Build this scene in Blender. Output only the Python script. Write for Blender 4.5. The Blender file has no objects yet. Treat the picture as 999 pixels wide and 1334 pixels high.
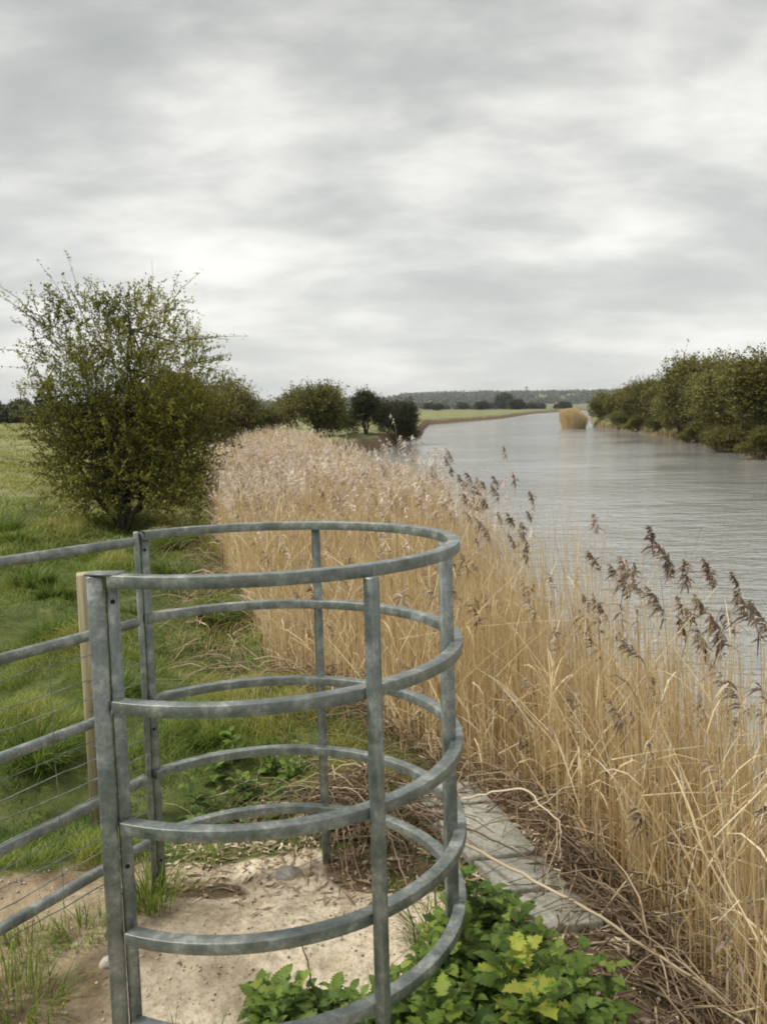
import bpy, math, random
import numpy as np
from mathutils import Matrix, Vector
random.seed(5); rng = np.random.default_rng(5)
R = math.radians
scene = bpy.context.scene
col = scene.collection

# ------------------------------------------------------------------ helpers
def tag(o, label=None, cat=None, group=None, kind=None):
    if label: o['label'] = label
    if cat: o['category'] = cat
    if group: o['group'] = group
    if kind: o['kind'] = kind
    return o

def empty(name, loc=(0, 0, 0), rz=0.0):
    o = bpy.data.objects.new(name, None); col.objects.link(o)
    o.location = loc; o.rotation_euler = (0, 0, rz); o.empty_display_size = .1
    return o

class MB:
    """collects polygons (numpy blocks) and links them as one mesh object"""
    def __init__(s): s.v = []; s.q = []; s.t = []; s.r = []; s.n = 0
    def add(s, v, quads=None, tris=None, rnd=None):
        v = np.asarray(v, float).reshape(-1, 3)
        s.v.append(v)
        if quads is not None and len(quads): s.q.append(np.asarray(quads, int).reshape(-1, 4) + s.n)
        if tris is not None and len(tris): s.t.append(np.asarray(tris, int).reshape(-1, 3) + s.n)
        s.r.append(np.broadcast_to(np.asarray(0.5 if rnd is None else rnd, float), (len(v),)))
        s.n += len(v)
    def build(s, name, mat, parent=None, smooth=False, attrs=None):
        V = np.concatenate(s.v); 
        Q = np.concatenate(s.q) if s.q else np.zeros((0, 4), int)
        T = np.concatenate(s.t) if s.t else np.zeros((0, 3), int)
        me = bpy.data.meshes.new(name)
        me.vertices.add(len(V)); me.vertices.foreach_set('co', V.astype(np.float32).ravel())
        nl = Q.size + T.size; me.loops.add(nl)
        me.loops.foreach_set('vertex_index', np.concatenate([Q.ravel(), T.ravel()]).astype(np.int32))
        me.polygons.add(len(Q) + len(T))
        st = np.concatenate([np.arange(len(Q)) * 4, Q.size + np.arange(len(T)) * 3]).astype(np.int32)
        me.polygons.foreach_set('loop_start', st)
        if smooth: me.polygons.foreach_set('use_smooth', np.ones(len(st), bool))
        a = me.attributes.new('rnd', 'FLOAT', 'POINT'); a.data.foreach_set('value', np.concatenate(s.r).astype(np.float32))
        for k, arr in (attrs or {}).items():
            a = me.attributes.new(k, 'FLOAT', 'POINT'); a.data.foreach_set('value', np.asarray(arr, np.float32))
        me.materials.append(mat); me.update(calc_edges=True); me.validate()
        o = bpy.data.objects.new(name, me); col.objects.link(o)
        if parent: o.parent = parent
        return o

def unit(a): return a / np.maximum(np.linalg.norm(a, axis=-1, keepdims=True), 1e-9)

def tubes(mb, P, rad, sides=3, rnd=None, cap=False):
    """P (N,K,3) centre lines, rad (N,K)"""
    P = np.asarray(P, float); N, K, _ = P.shape; rad = np.broadcast_to(rad, (N, K))
    T = np.gradient(P, axis=1); T = unit(T)
    ref = np.where(np.abs(T[..., 2:3]) > .9, np.array([1., 0, 0]), np.array([0, 0, 1.]))
    A = unit(np.cross(T, ref)); B = np.cross(T, A)
    th = np.arange(sides) * 2 * math.pi / sides
    ring = P[:, :, None, :] + rad[:, :, None, None] * (A[:, :, None, :] * np.cos(th)[None, None, :, None] + B[:, :, None, :] * np.sin(th)[None, None, :, None])
    idx = np.arange(N * K * sides).reshape(N, K, sides)
    a = idx[:, :-1, :]; b = np.roll(a, -1, axis=2); d = idx[:, 1:, :]; c = np.roll(d, -1, axis=2)
    q = np.stack([a, b, c, d], -1).reshape(-1, 4)
    r = None if rnd is None else np.repeat(np.broadcast_to(rnd, (N,)), K * sides)
    mb.add(ring, q, rnd=r)

def ribbons(mb, P, side, wid, rnd=None):
    """P (N,K,3), side (N,3) or (N,K,3), wid (N,K)"""
    P = np.asarray(P, float); N, K, _ = P.shape
    side = np.asarray(side, float)
    if side.ndim == 2: side = side[:, None, :]
    wid = np.broadcast_to(wid, (N, K))
    v = np.stack([P - side * wid[..., None] / 2, P + side * wid[..., None] / 2], 2)
    idx = np.arange(N * K * 2).reshape(N, K, 2)
    q = np.stack([idx[:, :-1, 0], idx[:, :-1, 1], idx[:, 1:, 1], idx[:, 1:, 0]], -1).reshape(-1, 4)
    r = None if rnd is None else np.repeat(np.broadcast_to(rnd, (N,)), K * 2)
    mb.add(v, q, rnd=r)

def leaves(mb, C, D, Nn, L, Wd, rnd):
    """rhombic folded leaves: centre base C, direction D, normal Nn"""
    n = len(C); D = unit(D); S = unit(np.cross(D, Nn)); Nn = np.cross(S, D)
    L = np.broadcast_to(L, (n,))[:, None]; Wd = np.broadcast_to(Wd, (n,))[:, None]
    tip = C + D * L; m = C + D * L * .5
    v = np.stack([C, m + S * Wd / 2 + Nn * Wd * .15, tip, m - S * Wd / 2 + Nn * Wd * .15], 1)
    idx = np.arange(n * 4).reshape(n, 4)
    mb.add(v, None, np.concatenate([idx[:, [0, 1, 2]], idx[:, [0, 2, 3]]]), rnd=np.repeat(rnd, 4))

def vnoise(x, y, seed=0):
    """smooth value noise, vectorised"""
    x = np.asarray(x, float); y = np.asarray(y, float)
    xi = np.floor(x).astype(np.int64); yi = np.floor(y).astype(np.int64); fx = x - xi; fy = y - yi
    fx = fx * fx * (3 - 2 * fx); fy = fy * fy * (3 - 2 * fy)
    def h(a, b):
        n = (a * 374761393 + b * 668265263 + seed * 1274126177) & 0x7fffffff
        n = ((n ^ (n >> 13)) * 1103515245) & 0x7fffffff
        return ((n ^ (n >> 16)) & 0xffff) / 65535.
    return (h(xi, yi) * (1 - fx) + h(xi + 1, yi) * fx) * (1 - fy) + (h(xi, yi + 1) * (1 - fx) + h(xi + 1, yi + 1) * fx) * fy
def sst(a, b, x): t = np.clip((x - a) / (b - a), 0, 1); return t * t * (3 - 2 * t)

# ------------------------------------------------------------------ materials
def mat(name):
    m = bpy.data.materials.new(name); m.use_nodes = True
    nt = m.node_tree; nt.nodes.clear(); out = nt.nodes.new('ShaderNodeOutputMaterial')
    b = nt.nodes.new('ShaderNodeBsdfPrincipled'); nt.links.new(b.outputs[0], out.inputs[0])
    return m, nt, b
def nd(nt, t, **kw):
    n = nt.nodes.new(t)
    for k, v in kw.items():
        if k in n.inputs: n.inputs[k].default_value = v
        else: setattr(n, k, v)
    return n
def ramp(nt, fac, stops, interp='LINEAR'):
    r = nt.nodes.new('ShaderNodeValToRGB'); r.color_ramp.interpolation = interp
    e = r.color_ramp.elements
    while len(e) < len(stops): e.new(.5)
    for i, (p, c) in enumerate(stops):
        e[i].position = p; e[i].color = (*c, 1) if len(c) == 3 else c
    nt.links.new(fac, r.inputs[0]); return r.outputs[0]
def noise(nt, scale, detail=4, rough=.55, coord='Object', stretch=None, dist=0):
    tc = nd(nt, 'ShaderNodeTexCoord'); src = tc.outputs[coord]
    if stretch:
        mp = nd(nt, 'ShaderNodeMapping'); mp.inputs['Scale'].default_value = stretch
        nt.links.new(src, mp.inputs[0]); src = mp.outputs[0]
    n = nd(nt, 'ShaderNodeTexNoise'); n.inputs['Scale'].default_value = scale
    n.inputs['Detail'].default_value = detail; n.inputs['Roughness'].default_value = rough; n.inputs['Distortion'].default_value = dist
    nt.links.new(src, n.inputs['Vector']); return n.outputs['Fac']
def mix(nt, fac, a, b, blend='MIX'):
    m = nt.nodes.new('ShaderNodeMix'); m.data_type = 'RGBA'; m.blend_type = blend
    for s, v in ((m.inputs[0], fac), (m.inputs[6], a), (m.inputs[7], b)):
        if hasattr(v, 'is_linked'): nt.links.new(v, s)
        else: s.default_value = v if isinstance(v, (int, float)) else ((*v, 1) if len(v) == 3 else v)
    return m.outputs[2]
def bump(nt, b, h, strength, dist):
    n = nd(nt, 'ShaderNodeBump'); n.inputs['Strength'].default_value = strength; n.inputs['Distance'].default_value = dist
    nt.links.new(h, n.inputs['Height']); nt.links.new(n.outputs[0], b.inputs['Normal'])
def attr(nt, name):
    a = nt.nodes.new('ShaderNodeAttribute'); a.attribute_name = name; return a.outputs['Fac']

def plant_mat(name, stops, transl=.35, rough=.6, patch=None):
    """leaf / blade material: colour from the per-leaf random attribute"""
    m, nt, b = mat(name)
    c = ramp(nt, attr(nt, 'rnd'), stops)
    if patch:
        sc, colr, lo, hi = patch
        f = ramp(nt, noise(nt, sc, 3), [(lo, (0, 0, 0)), (hi, (1, 1, 1))])
        c = mix(nt, f, c, colr)
    nt.links.new(c, b.inputs['Base Color']); b.inputs['Roughness'].default_value = rough
    b.inputs['Specular IOR Level'].default_value = .3
    if transl:
        t = nd(nt, 'ShaderNodeBsdfTranslucent'); nt.links.new(c, t.inputs[0])
        ms = nd(nt, 'ShaderNodeMixShader'); ms.inputs[0].default_value = transl
        out = [n for n in nt.nodes if n.type == 'OUTPUT_MATERIAL'][0]
        nt.links.new(b.outputs[0], ms.inputs[1]); nt.links.new(t.outputs[0], ms.inputs[2]); nt.links.new(ms.outputs[0], out.inputs[0])
    return m

M_grass = plant_mat('grass_blades', [(0, (.06, .11, .018)), (.35, (.17, .25, .04)), (.65, (.30, .33, .06)), (.85, (.44, .41, .13)), (1, (.56, .46, .25))], .4)
M_field = plant_mat('field_grass', [(0, (.19, .22, .05)), (.5, (.34, .35, .10)), (.8, (.46, .43, .19)), (1, (.58, .51, .32))], .3)
M_haw = plant_mat('hawthorn_leaf', [(0, (.09, .095, .02)), (.45, (.24, .25, .045)), (.8, (.42, .41, .085)), (1, (.52, .49, .15))], .45)
M_willow = plant_mat('willow_leaf', [(0, (.08, .088, .022)), (.5, (.19, .19, .048)), (.85, (.30, .28, .08)), (1, (.34, .31, .12))], .4)
M_dark = plant_mat('dark_scrub_leaf', [(0, (.03, .036, .016)), (.6, (.07, .078, .03)), (1, (.13, .13, .05))], .2)
M_wood_far = plant_mat('distant_leaf', [(0, (.04, .05, .025)), (.6, (.07, .085, .04)), (1, (.12, .125, .06))], .2)
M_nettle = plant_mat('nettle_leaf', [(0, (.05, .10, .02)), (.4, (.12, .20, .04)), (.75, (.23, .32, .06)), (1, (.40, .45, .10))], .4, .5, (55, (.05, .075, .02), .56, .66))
M_yellow = plant_mat('yellowing_leaf', [(0, (.20, .32, .05)), (.4, (.36, .44, .07)), (1, (.60, .57, .10))], .4, .5, (28, (.12, .24, .03), .50, .62))
M_reed = plant_mat('dry_reed', [(0, (.36, .24, .12)), (.25, (.65, .49, .255)), (.6, (.86, .71, .435)), (.9, (.91, .82, .59)), (1, (.92, .87, .71))], .4, .55)
M_plume = plant_mat('reed_plume', [(0, (.12, .09, .07)), (.45, (.28, .21, .16)), (.8, (.46, .37, .29)), (1, (.62, .53, .43))], .3, .8)
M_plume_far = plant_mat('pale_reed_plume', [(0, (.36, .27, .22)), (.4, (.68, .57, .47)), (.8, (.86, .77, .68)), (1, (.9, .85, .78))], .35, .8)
M_twig = plant_mat('dead_twig', [(0, (.08, .055, .035)), (.45, (.22, .16, .10)), (.75, (.44, .34, .22)), (1, (.66, .56, .41))], 0, .8)

def bark_mat():
    m, nt, b = mat('bark')
    f = noise(nt, 14, 6, .65, stretch=(1, 1, .25))
    nt.links.new(ramp(nt, f, [(.3, (.025, .02, .015)), (.7, (.11, .09, .065))]), b.inputs['Base Color'])
    b.inputs['Roughness'].default_value = .9; bump(nt, b, f, .6, .02); return m
M_bark = bark_mat()

def galv_mat():
    m, nt, b = mat('galvanised_steel')
    big = noise(nt, 13, 7, .72); fine = noise(nt, 70, 4, .6); streak = noise(nt, 22, 5, .7, stretch=(1, 1, .18))
    c = ramp(nt, big, [(.34, (.09, .112, .104)), (.5, (.20, .225, .21)), (.66, (.42, .44, .415))])
    c = mix(nt, ramp(nt, fine, [(.42, (0, 0, 0)), (.66, (.55, .55, .55))]), c, (.13, .155, .145))
    c = mix(nt, ramp(nt, streak, [(.55, (0, 0, 0)), (.78, (.6, .6, .6))]), c, (.40, .42, .41))
    spot = noise(nt, 160, 3, .6)
    c = mix(nt, ramp(nt, spot, [(.62, (0, 0, 0)), (.72, (.7, .7, .7))]), c, (.13, .12, .09))
    nt.links.new(c, b.inputs['Base Color']); b.inputs['Metallic'].default_value = .45; b.inputs['Specular IOR Level'].default_value = 1.0
    rr = ramp(nt, big, [(.3, (.34,) * 3), (.7, (.58,) * 3)]); nt.links.new(rr, b.inputs['Roughness'])
    bump(nt, b, fine, .25, .003); return m
M_galv = galv_mat()
m, nt, b = mat('dark_bolt_hole'); b.inputs['Base Color'].default_value = (.015, .015, .015, 1); b.inputs['Roughness'].default_value = .9; M_hole = m

def timber_mat():
    m, nt, b = mat('weathered_timber')
    g = noise(nt, 18, 6, .65, stretch=(3, 3, .12), dist=.6)
    c = ramp(nt, g, [(.28, (.17, .135, .08)), (.5, (.38, .32, .20)), (.72, (.52, .46, .31))])
    nt.links.new(c, b.inputs['Base Color']); b.inputs['Roughness'].default_value = .85; bump(nt, b, g, .5, .006); return m
M_timber = timber_mat()

def slab_mat():
    m, nt, b = mat('weathered_concrete')
    a = noise(nt, 5, 6, .7); f = noise(nt, 60, 5, .7)
    c = ramp(nt, a, [(.3, (.30, .29, .24)), (.55, (.44, .43, .37)), (.75, (.54, .53, .46))])
    c = mix(nt, ramp(nt, f, [(.48, (0, 0, 0)), (.66, (.7, .7, .7))]), c, (.17, .15, .11))
    l = noise(nt, 11, 4, .6)
    c = mix(nt, ramp(nt, l, [(.58, (0, 0, 0)), (.7, (.6, .6, .6))]), c, (.20, .22, .10))
    nt.links.new(c, b.inputs['Base Color']); b.inputs['Roughness'].default_value = .9; bump(nt, b, f, .5, .006); return m
M_slab = slab_mat()

def ground_mat():
    m, nt, b = mat('ground_surface')
    n1 = noise(nt, .35, 6, .6); n2 = noise(nt, 6, 7, .68); n3 = noise(nt, 45, 6, .7); n0 = noise(nt, .02, 5, .6)
    grass = ramp(nt, n2, [(.3, (.045, .06, .018)), (.55, (.10, .12, .035)), (.75, (.17, .17, .07))])
    field = ramp(nt, n1, [(.3, (.16, .165, .075)), (.5, (.23, .225, .11)), (.7, (.33, .295, .17))])
    field = mix(nt, ramp(nt, n2, [(.35, (0, 0, 0)), (.7, (.5, .5, .5))]), field, (.10, .14, .035))
    farc = ramp(nt, n0, [(.35, (.10, .12, .055)), (.5, (.19, .19, .10)), (.6, (.08, .09, .05)), (.7, (.22, .20, .13))])
    dirt = ramp(nt, n2, [(.25, (.33, .26, .18)), (.40, (.56, .47, .34)), (.52, (.74, .64, .48)), (.8, (.84, .76, .61))])
    dirt = mix(nt, ramp(nt, n3, [(.46, (0, 0, 0)), (.66, (.7, .7, .7))]), dirt, (.27, .21, .15))
    dirt = mix(nt, attr(nt, 'brown'), dirt, mix(nt, ramp(nt, n2, [(.4, (0, 0, 0)), (.6, (1, 1, 1))]), (.17, .12, .075), (.38, .30, .20)))
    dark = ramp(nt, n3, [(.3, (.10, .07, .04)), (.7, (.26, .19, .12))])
    c = mix(nt, attr(nt, 'field'), grass, field)
    c = mix(nt, attr(nt, 'far'), c, farc)
    def edge(an, nz, w=.5):
        add = nd(nt, 'ShaderNodeMath', operation='MULTIPLY_ADD'); nt.links.new(nz, add.inputs[0]); add.inputs[1].default_value = w; nt.links.new(attr(nt, an), add.inputs[2])
        return ramp(nt, add.outputs[0], [(.5 + w * .5 - .10, (0, 0, 0)), (min(.5 + w * .5 + .10, 1), (1, 1, 1))])
    c = mix(nt, edge('dirt', n2), c, dirt)
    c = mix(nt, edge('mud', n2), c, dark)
    nt.links.new(c, b.inputs['Base Color']); b.inputs['Roughness'].default_value = .95; b.inputs['Specular IOR Level'].default_value = .15
    mx = nd(nt, 'ShaderNodeMath', operation='MULTIPLY_ADD'); nt.links.new(n3, mx.inputs[0]); mx.inputs[1].default_value = .35; nt.links.new(n2, mx.inputs[2])
    bump(nt, b, mx.outputs[0], .8, .035)
    return m

def water_mat():
    m, nt, b = mat('river_water')
    b.inputs['Base Color'].default_value = (.27, .272, .255, 1); b.inputs['Roughness'].default_value = .07
    b.inputs['IOR'].default_value = 1.75; b.inputs['Specular IOR Level'].default_value = .5
    w1 = noise(nt, 2.0, 4, .6, stretch=(.5, 1.25, 1), dist=.5); w2 = noise(nt, 8, 3, .6, stretch=(.6, 1.2, 1), dist=.3); w3 = noise(nt, .12, 4, .6, stretch=(.6, 1, 1))
    a = nd(nt, 'ShaderNodeMath', operation='MULTIPLY_ADD'); nt.links.new(w2, a.inputs[0]); a.inputs[1].default_value = .22; nt.links.new(w1, a.inputs[2])
    gust = ramp(nt, w3, [(.38, (.22,) * 3), (.6, (1, 1, 1))])
    h = nd(nt, 'ShaderNodeMath', operation='MULTIPLY'); nt.links.new(a.outputs[0], h.inputs[0]); nt.links.new(gust, h.inputs[1])
    bump(nt, b, h.outputs[0], .7, .17)
    return m

# ------------------------------------------------------------------ camera model and the leaning gate's frame
HC = 1.60                                       # eye height above the worn ground
def basis(p, r):
    f = np.array([0, math.cos(p), -math.sin(p)]); rt = np.array([1., 0, 0]); up = np.cross(rt, f)
    return np.array([math.cos(r) * rt + math.sin(r) * up, f, -math.sin(r) * rt + math.cos(r) * up]).T
CW = basis(.127, -.012); CG = basis(.08716, -.02627)
LEAN = CW @ CG.T                                # the gate has settled and leans a little over two degrees
S = .82; HG = 1.47458

# ------------------------------------------------------------------ river curves and terrain height
YT = [-60, -5, 0, 1.2, 2.0, 2.4, 3.1, 4.9, 7, 10.2, 20, 35, 50, 66, 118, 179, 300, 500, 900, 1500, 6000]
XT = [3, 1.6, 1.05, .82, .72, .68, .50, -.75, -1.35, -2.3, -4.4, -4.3, -.4, 2.3, 6.0, 26, 55, 120, 300, 700, 6000]
YR = [-60, 0, 10, 33, 53, 75, 93, 130, 180, 250, 300, 500, 900, 1500, 6000]
XR = [9, 12, 13.5, 16, 20, 23.2, 24.2, 33, 46, 63, 76, 150, 340, 760, 6100]
def xT(y): return np.interp(y, YT, XT)
def xR(y): return np.interp(y, YR, XR)
WATER = -.75
def dirt_mask(x, y):
    w = (vnoise(x * 3, y * 3, 3) - .5) * .35
    e = ((x + .55 + w) / 1.15) ** 2 + ((y - 1.75 + w) / 1.02) ** 2
    d = 1 - sst(.75, 1.15, e)
    e2 = ((x + .9) / .9) ** 2 + ((y - 1.7) / .75) ** 2
    d = np.maximum(d, (1 - sst(.7, 1.2, e2)) * .85)
    return d * (x < .35)
def height(x, y):
    x = np.asarray(x, float); y = np.asarray(y, float)
    r = np.hypot(x, y); s = x - xT(y); q = x - xR(y)
    dm = dirt_mask(x, y)
    amp = 1 - .8 * dm
    tus = (vnoise(x * 1.6, y * 1.6, 1) - .5) * .24 + (vnoise(x * 4.5, y * 4.5, 2) - .5) * .09
    big = (vnoise(x * .15, y * .15, 4) - .45) * .35 * sst(6, 14, r)
    tt_ = np.clip((3.44 - y) / 1.1, 0, 1); bed = 1 - sst(.22, .5, np.hypot(x - (.20 + .34 * tt_), np.minimum(y - 2.3, 0) + np.maximum(y - 3.5, 0)))
    amp = amp * (1 - bed)
    land = -.02 * bed + tus * amp * (1 - sst(60, 200, r)) + big * (1 - sst(100, 400, r)) + dm * ((vnoise(x * 2.2, y * 2.6, 8) - .5) * .08 + (vnoise(x * 9, y * 9, 14) - .5) * .022 + (vnoise(x * 26, y * 26, 15) - .5) * .010)
    az = x / np.maximum(y, 1.)
    hill = 44 * sst(1100, 2600, y) * (.45 + .55 * sst(-.12, .1, az)) * (.8 + .4 * vnoise(x / 500, y / 900, 9))
    hill += 2.5 * sst(150, 500, r) * (vnoise(x / 160, y / 200, 12) - .5)
    z = land + hill
    z = z + .12 * sst(3.2, 6, y) * (s < 0) * sst(0, 1.2, -s)
    dep = sst(-.02, 1.25, s) * 1.25
    near = np.where(r > 90, .5, 1)
    right = sst(-.6, 1.3, q) * (1 + .4 * sst(.5, 3, q))
    zr = z - dep + np.where(q > -.6, right * 1.15, 0)
    rv = np.where(s > -.1, np.where(q > -.6, zr, np.minimum(z, 0.1) - dep), z)
    return rv

def terrain():
    ang = np.concatenate([np.arange(-180, -46, 3), np.arange(-46, 46, .16), np.arange(46, 181, 3)])
    ang[-1] = 180
    ra = np.concatenate([[0.001, .25, .5], .7 * np.exp(np.linspace(0, math.log(6000 / .7), 440))])
    A, RR = np.meshgrid(np.radians(ang), ra)
    X = RR * np.sin(A); Y = RR * np.cos(A); Z = height(X, Y)
    V = np.stack([X, Y, Z], -1); n, k = X.shape
    idx = np.arange(n * k).reshape(n, k)
    q = np.stack([idx[:-1, :-1], idx[:-1, 1:], idx[1:, 1:], idx[1:, :-1]], -1).reshape(-1, 4)
    x = X.ravel(); y = Y.ravel(); r = RR.ravel(); s = x - xT(y)
    dirt = dirt_mask(x, y)
    mud = sst(-.3 * (y < 3.4), .30 - .2 * (y < 3.4), s) * (x < xR(y) + .6)
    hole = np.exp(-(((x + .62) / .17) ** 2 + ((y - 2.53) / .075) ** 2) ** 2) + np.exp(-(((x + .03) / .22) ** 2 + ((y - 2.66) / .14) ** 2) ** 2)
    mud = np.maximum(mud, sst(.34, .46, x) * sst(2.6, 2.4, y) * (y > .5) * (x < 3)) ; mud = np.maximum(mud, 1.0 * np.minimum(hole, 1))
    mb = MB(); mb.add(V, q)
    o = mb.build('ground', ground_mat(), smooth=True, attrs=dict(dirt=dirt, mud=mud, brown=np.clip(sst(-.62, -.85, x) * (.35 + .9 * vnoise(x * 4, y * 4, 17)) + .45 * sst(.6, .8, vnoise(x * 3.3, y * 4, 19)), 0, 1), field=sst(9, 16, r), far=sst(250, 500, r)))
    tag(o, kind='structure')
terrain()
mb = MB(); mb.add([(-80, -80, WATER), (6000, -80, WATER), (6000, 1500, WATER), (-80, 1500, WATER)], [(0, 1, 2, 3)])
tag(mb.build('water', water_mat()), kind='structure')

# ------------------------------------------------------------------ kissing gate
def place_gate(o):
    T = Matrix(((*LEAN[0] * S, 0), (*LEAN[1] * S, 0), (*LEAN[2] * S, 0), (0, 0, 0, 1)))
    off = LEAN @ np.array([0, 0, -HG * S]) + np.array([0, 0, HC])
    T.translation = Vector(off); o.matrix_world = T
CX, CY, RG = -.442, 2.688, .675
HZ = [1.15, .818, .487, .182, -.078]
def hoop_mb(z, a0, a1):
    """curved rectangular tube with softened corners; z is its top face"""
    w, h, c = .041, .033, .002
    prof = [(-w/2 + c, 0), (w/2 - c, 0), (w/2 - c*.3, -c*.3), (w/2, -c), (w/2, -h + c), (w/2 - c*.3, -h + c*.3), (w/2 - c, -h), (-w/2 + c, -h), (-w/2 + c*.3, -h + c*.3), (-w/2, -h + c), (-w/2, -c), (-w/2 + c*.3, -c*.3)]
    K = 120; th = np.radians(np.linspace(a0, a1, K)); n = len(prof)
    wob = .0025 * np.sin(th * 3 + z * 9)
    v = [[(CX + (RG + wob[i] + d) * math.cos(t), CY + (RG + wob[i] + d) * math.sin(t), z + e) for d, e in prof] for i, t in enumerate(th)]
    idx = np.arange(K * n).reshape(K, n); a = idx[:-1]; b_ = np.roll(a, -1, 1); d_ = idx[1:]; c_ = np.roll(d_, -1, 1)
    mb = MB(); mb.add(np.array(v), np.stack([a, b_, c_, d_], -1).reshape(-1, 4)); return mb
def bar_mb(p0, p1, w, d, rot=0.0, c=.005, mb=None):
    """square bar with chamfered edges from p0 to p1 (rot turns it about its axis)"""
    p0 = np.array(p0, float); p1 = np.array(p1, float); t = unit(p1 - p0)
    ref = np.array([0, 0, 1.]) if abs(t[2]) < .9 else np.array([0, 1., 0])
    A = unit(np.cross(t, ref)); B = np.cross(A, t)
    A, B = A * math.cos(rot) + B * math.sin(rot), -A * math.sin(rot) + B * math.cos(rot)
    pr = [(-w/2 + c, -d/2), (w/2 - c, -d/2), (w/2, -d/2 + c), (w/2, d/2 - c), (w/2 - c, d/2), (-w/2 + c, d/2), (-w/2, d/2 - c), (-w/2, -d/2 + c)]
    L = np.linalg.norm(p1 - p0)
    rings = []
    for s_, k in ((0, .85), (min(c, L * .1), 1), (L - min(c, L * .1), 1), (L, .85)):
        rings.append([p0 + t * s_ + A * x * k + B * y * k for x, y in pr])
    v = np.array(rings); idx = np.arange(32).reshape(4, 8); a = idx[:-1]; b_ = np.roll(a, -1, 1); d_ = idx[1:]; c_ = np.roll(d_, -1, 1)
    q = list(np.stack([a, b_, c_, d_], -1).reshape(-1, 4))
    for i in (0, 3):
        q += [(idx[i][0], idx[i][1], idx[i][2], idx[i][7]), (idx[i][7], idx[i][2], idx[i][3], idx[i][6]), (idx[i][6], idx[i][3], idx[i][4], idx[i][5])]
    mb = mb or MB(); mb.add(v, q); return mb
gate = empty('kissing_gate')
for z in HZ: hoop_mb(z, -113.5, 138.5).build('hoop', M_galv, gate, smooth=False)
FP = np.array([-.738, 2.085]); BP = np.array([-.955, 3.150])
ZB = -.52
def hole(p, nrm, r, parent):
    nrm = unit(np.array(nrm, float)); A = unit(np.cross(nrm, [0, 0, 1.])); B = np.cross(nrm, A); th = np.arange(12) * math.pi / 6
    c0 = np.array(p); v = [c0 + nrm * .0012] + [c0 + nrm * .0012 + r * (A * math.cos(t) + B * math.sin(t)) for t in th]
    mb = MB(); mb.add(np.array(v), None, [(0, 1 + i, 1 + (i + 1) % 12) for i in range(12)]); mb.build('bolt_hole', M_hole, parent)
for (x, y), w, w2, az in ((FP, .043, .034, 19), (BP, .022, .032, 17)):
    e = np.array([math.cos(R(az)), math.sin(R(az))]); g = np.array([e[1], -e[0]])          # e runs across the view, g towards the path
    a_ = np.array([x, y]) - e * (w2 / 2 + .002); b_ = np.array([x, y]) + e * (w / 2) - g * .010
    bar_mb((*a_, ZB), (*a_, HZ[0] - .003), w, .045, -R(az), .004).build('post', M_galv, gate)
    p = bar_mb((*b_, ZB + .03), (*b_, HZ[0] - .004), w2, .034, -R(az), .004).build('end_bar', M_galv, gate)
    for z in (1.075, .35, -.2):
        c_ = b_ + g * .017; hole((c_[0], c_[1], z), (g[0], g[1], 0), .0065, p)
# plate folded over the head of the front post
bar_mb((FP[0] - .036, FP[1] + .005, HZ[0] + .001), (FP[0] + .05, FP[1] - .012, HZ[0] + .001), .058, .006, 0, .001).build('cap_plate', M_galv, gate)
for ang, dr, w in ((-55.3, .036, .034), (-8, -.030, .042), (77.5, .034, .034)):
    a = math.radians(ang); x = CX + (RG + dr) * math.cos(a); y = CY + (RG + dr) * math.sin(a)
    bar_mb((x, y, ZB), (x, y, HZ[0] - (.03 if ang < -50 else .008)), w, .034 if dr > 0 else .04, a, .004).build('upright', M_galv, gate)
place_gate(gate)
tag(gate, 'round galvanised steel enclosure of five hoops on uprights, on the worn earth', 'kissing gate')

leaf = empty('metal_gate')
E0 = np.array([-.968, 3.085]); DR = unit(np.array([-1.285, 2.553]) - E0)
RZ = [1.135, .818, .492, .187, -.075]
for i, z in enumerate(RZ):
    p = E0 + DR * 1.30
    bar_mb((E0[0], E0[1], z - .02), (p[0], p[1], z - .02), .032, .034, 0, .006).build('rail', M_galv, leaf)
for d, w in ((1.30, .045), ):
    p = E0 + DR * d; bar_mb((p[0], p[1], -.14), (p[0], p[1], 1.17), w, w, .5, .006).build('stile', M_galv, leaf)
place_gate(leaf)
tag(leaf, 'straight galvanised gate of five level rails running off to the left', 'gate')
net = empty('wire_netting')
mb = MB()
off = np.array([DR[1], -DR[0]]) * -.028
P = []
for z in (.735, .645, .572, .415, .345, .275, .205, .115, .05, -.01, -.13):
    k = np.linspace(0.03, 1.3, 26); w_ = rng.normal(0, .0015, 26)
    P.append(np.stack([E0[0] + DR[0] * k + off[0], E0[1] + DR[1] * k + off[1], z + .004 * np.sin(k * 9 + z * 30) + w_], -1))
tubes(mb, np.array(P), .0021, 5)
P = []
for k in np.arange(.12, 1.3, .30):
    zz = np.linspace(-.13, .735, 26); P.append(np.stack([E0[0] + DR[0] * k + off[0] + rng.normal(0, .0015, 26), E0[1] + DR[1] * k + off[1] + 0 * zz, zz], -1))
tubes(mb, np.array(P), .0014, 5)
mb.build('wire_mesh', M_galv, net); place_gate(net)
tag(net, 'thin wire netting strung behind the straight galvanised rails', 'wire netting')
# wooden post
wp = empty('wooden_post', (-1.165, 3.10, float(height(-1.165, 3.10))), .35)
bar_mb((0, 0, -.15), (.0, 0, 1.05), .076, .076, 0, .005).build('shaft', M_timber, wp)
for z in (.62, .5, .35, .2):
    mb = MB(); tubes(mb, [[(.02, -.038, z), (.0, -.047, z + .012), (-.02, -.038, z)]], .0022, 5); mb.build('staple', M_galv, wp)
tag(wp, 'square weathered timber post behind the straight gate rails and netting', 'post')

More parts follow.
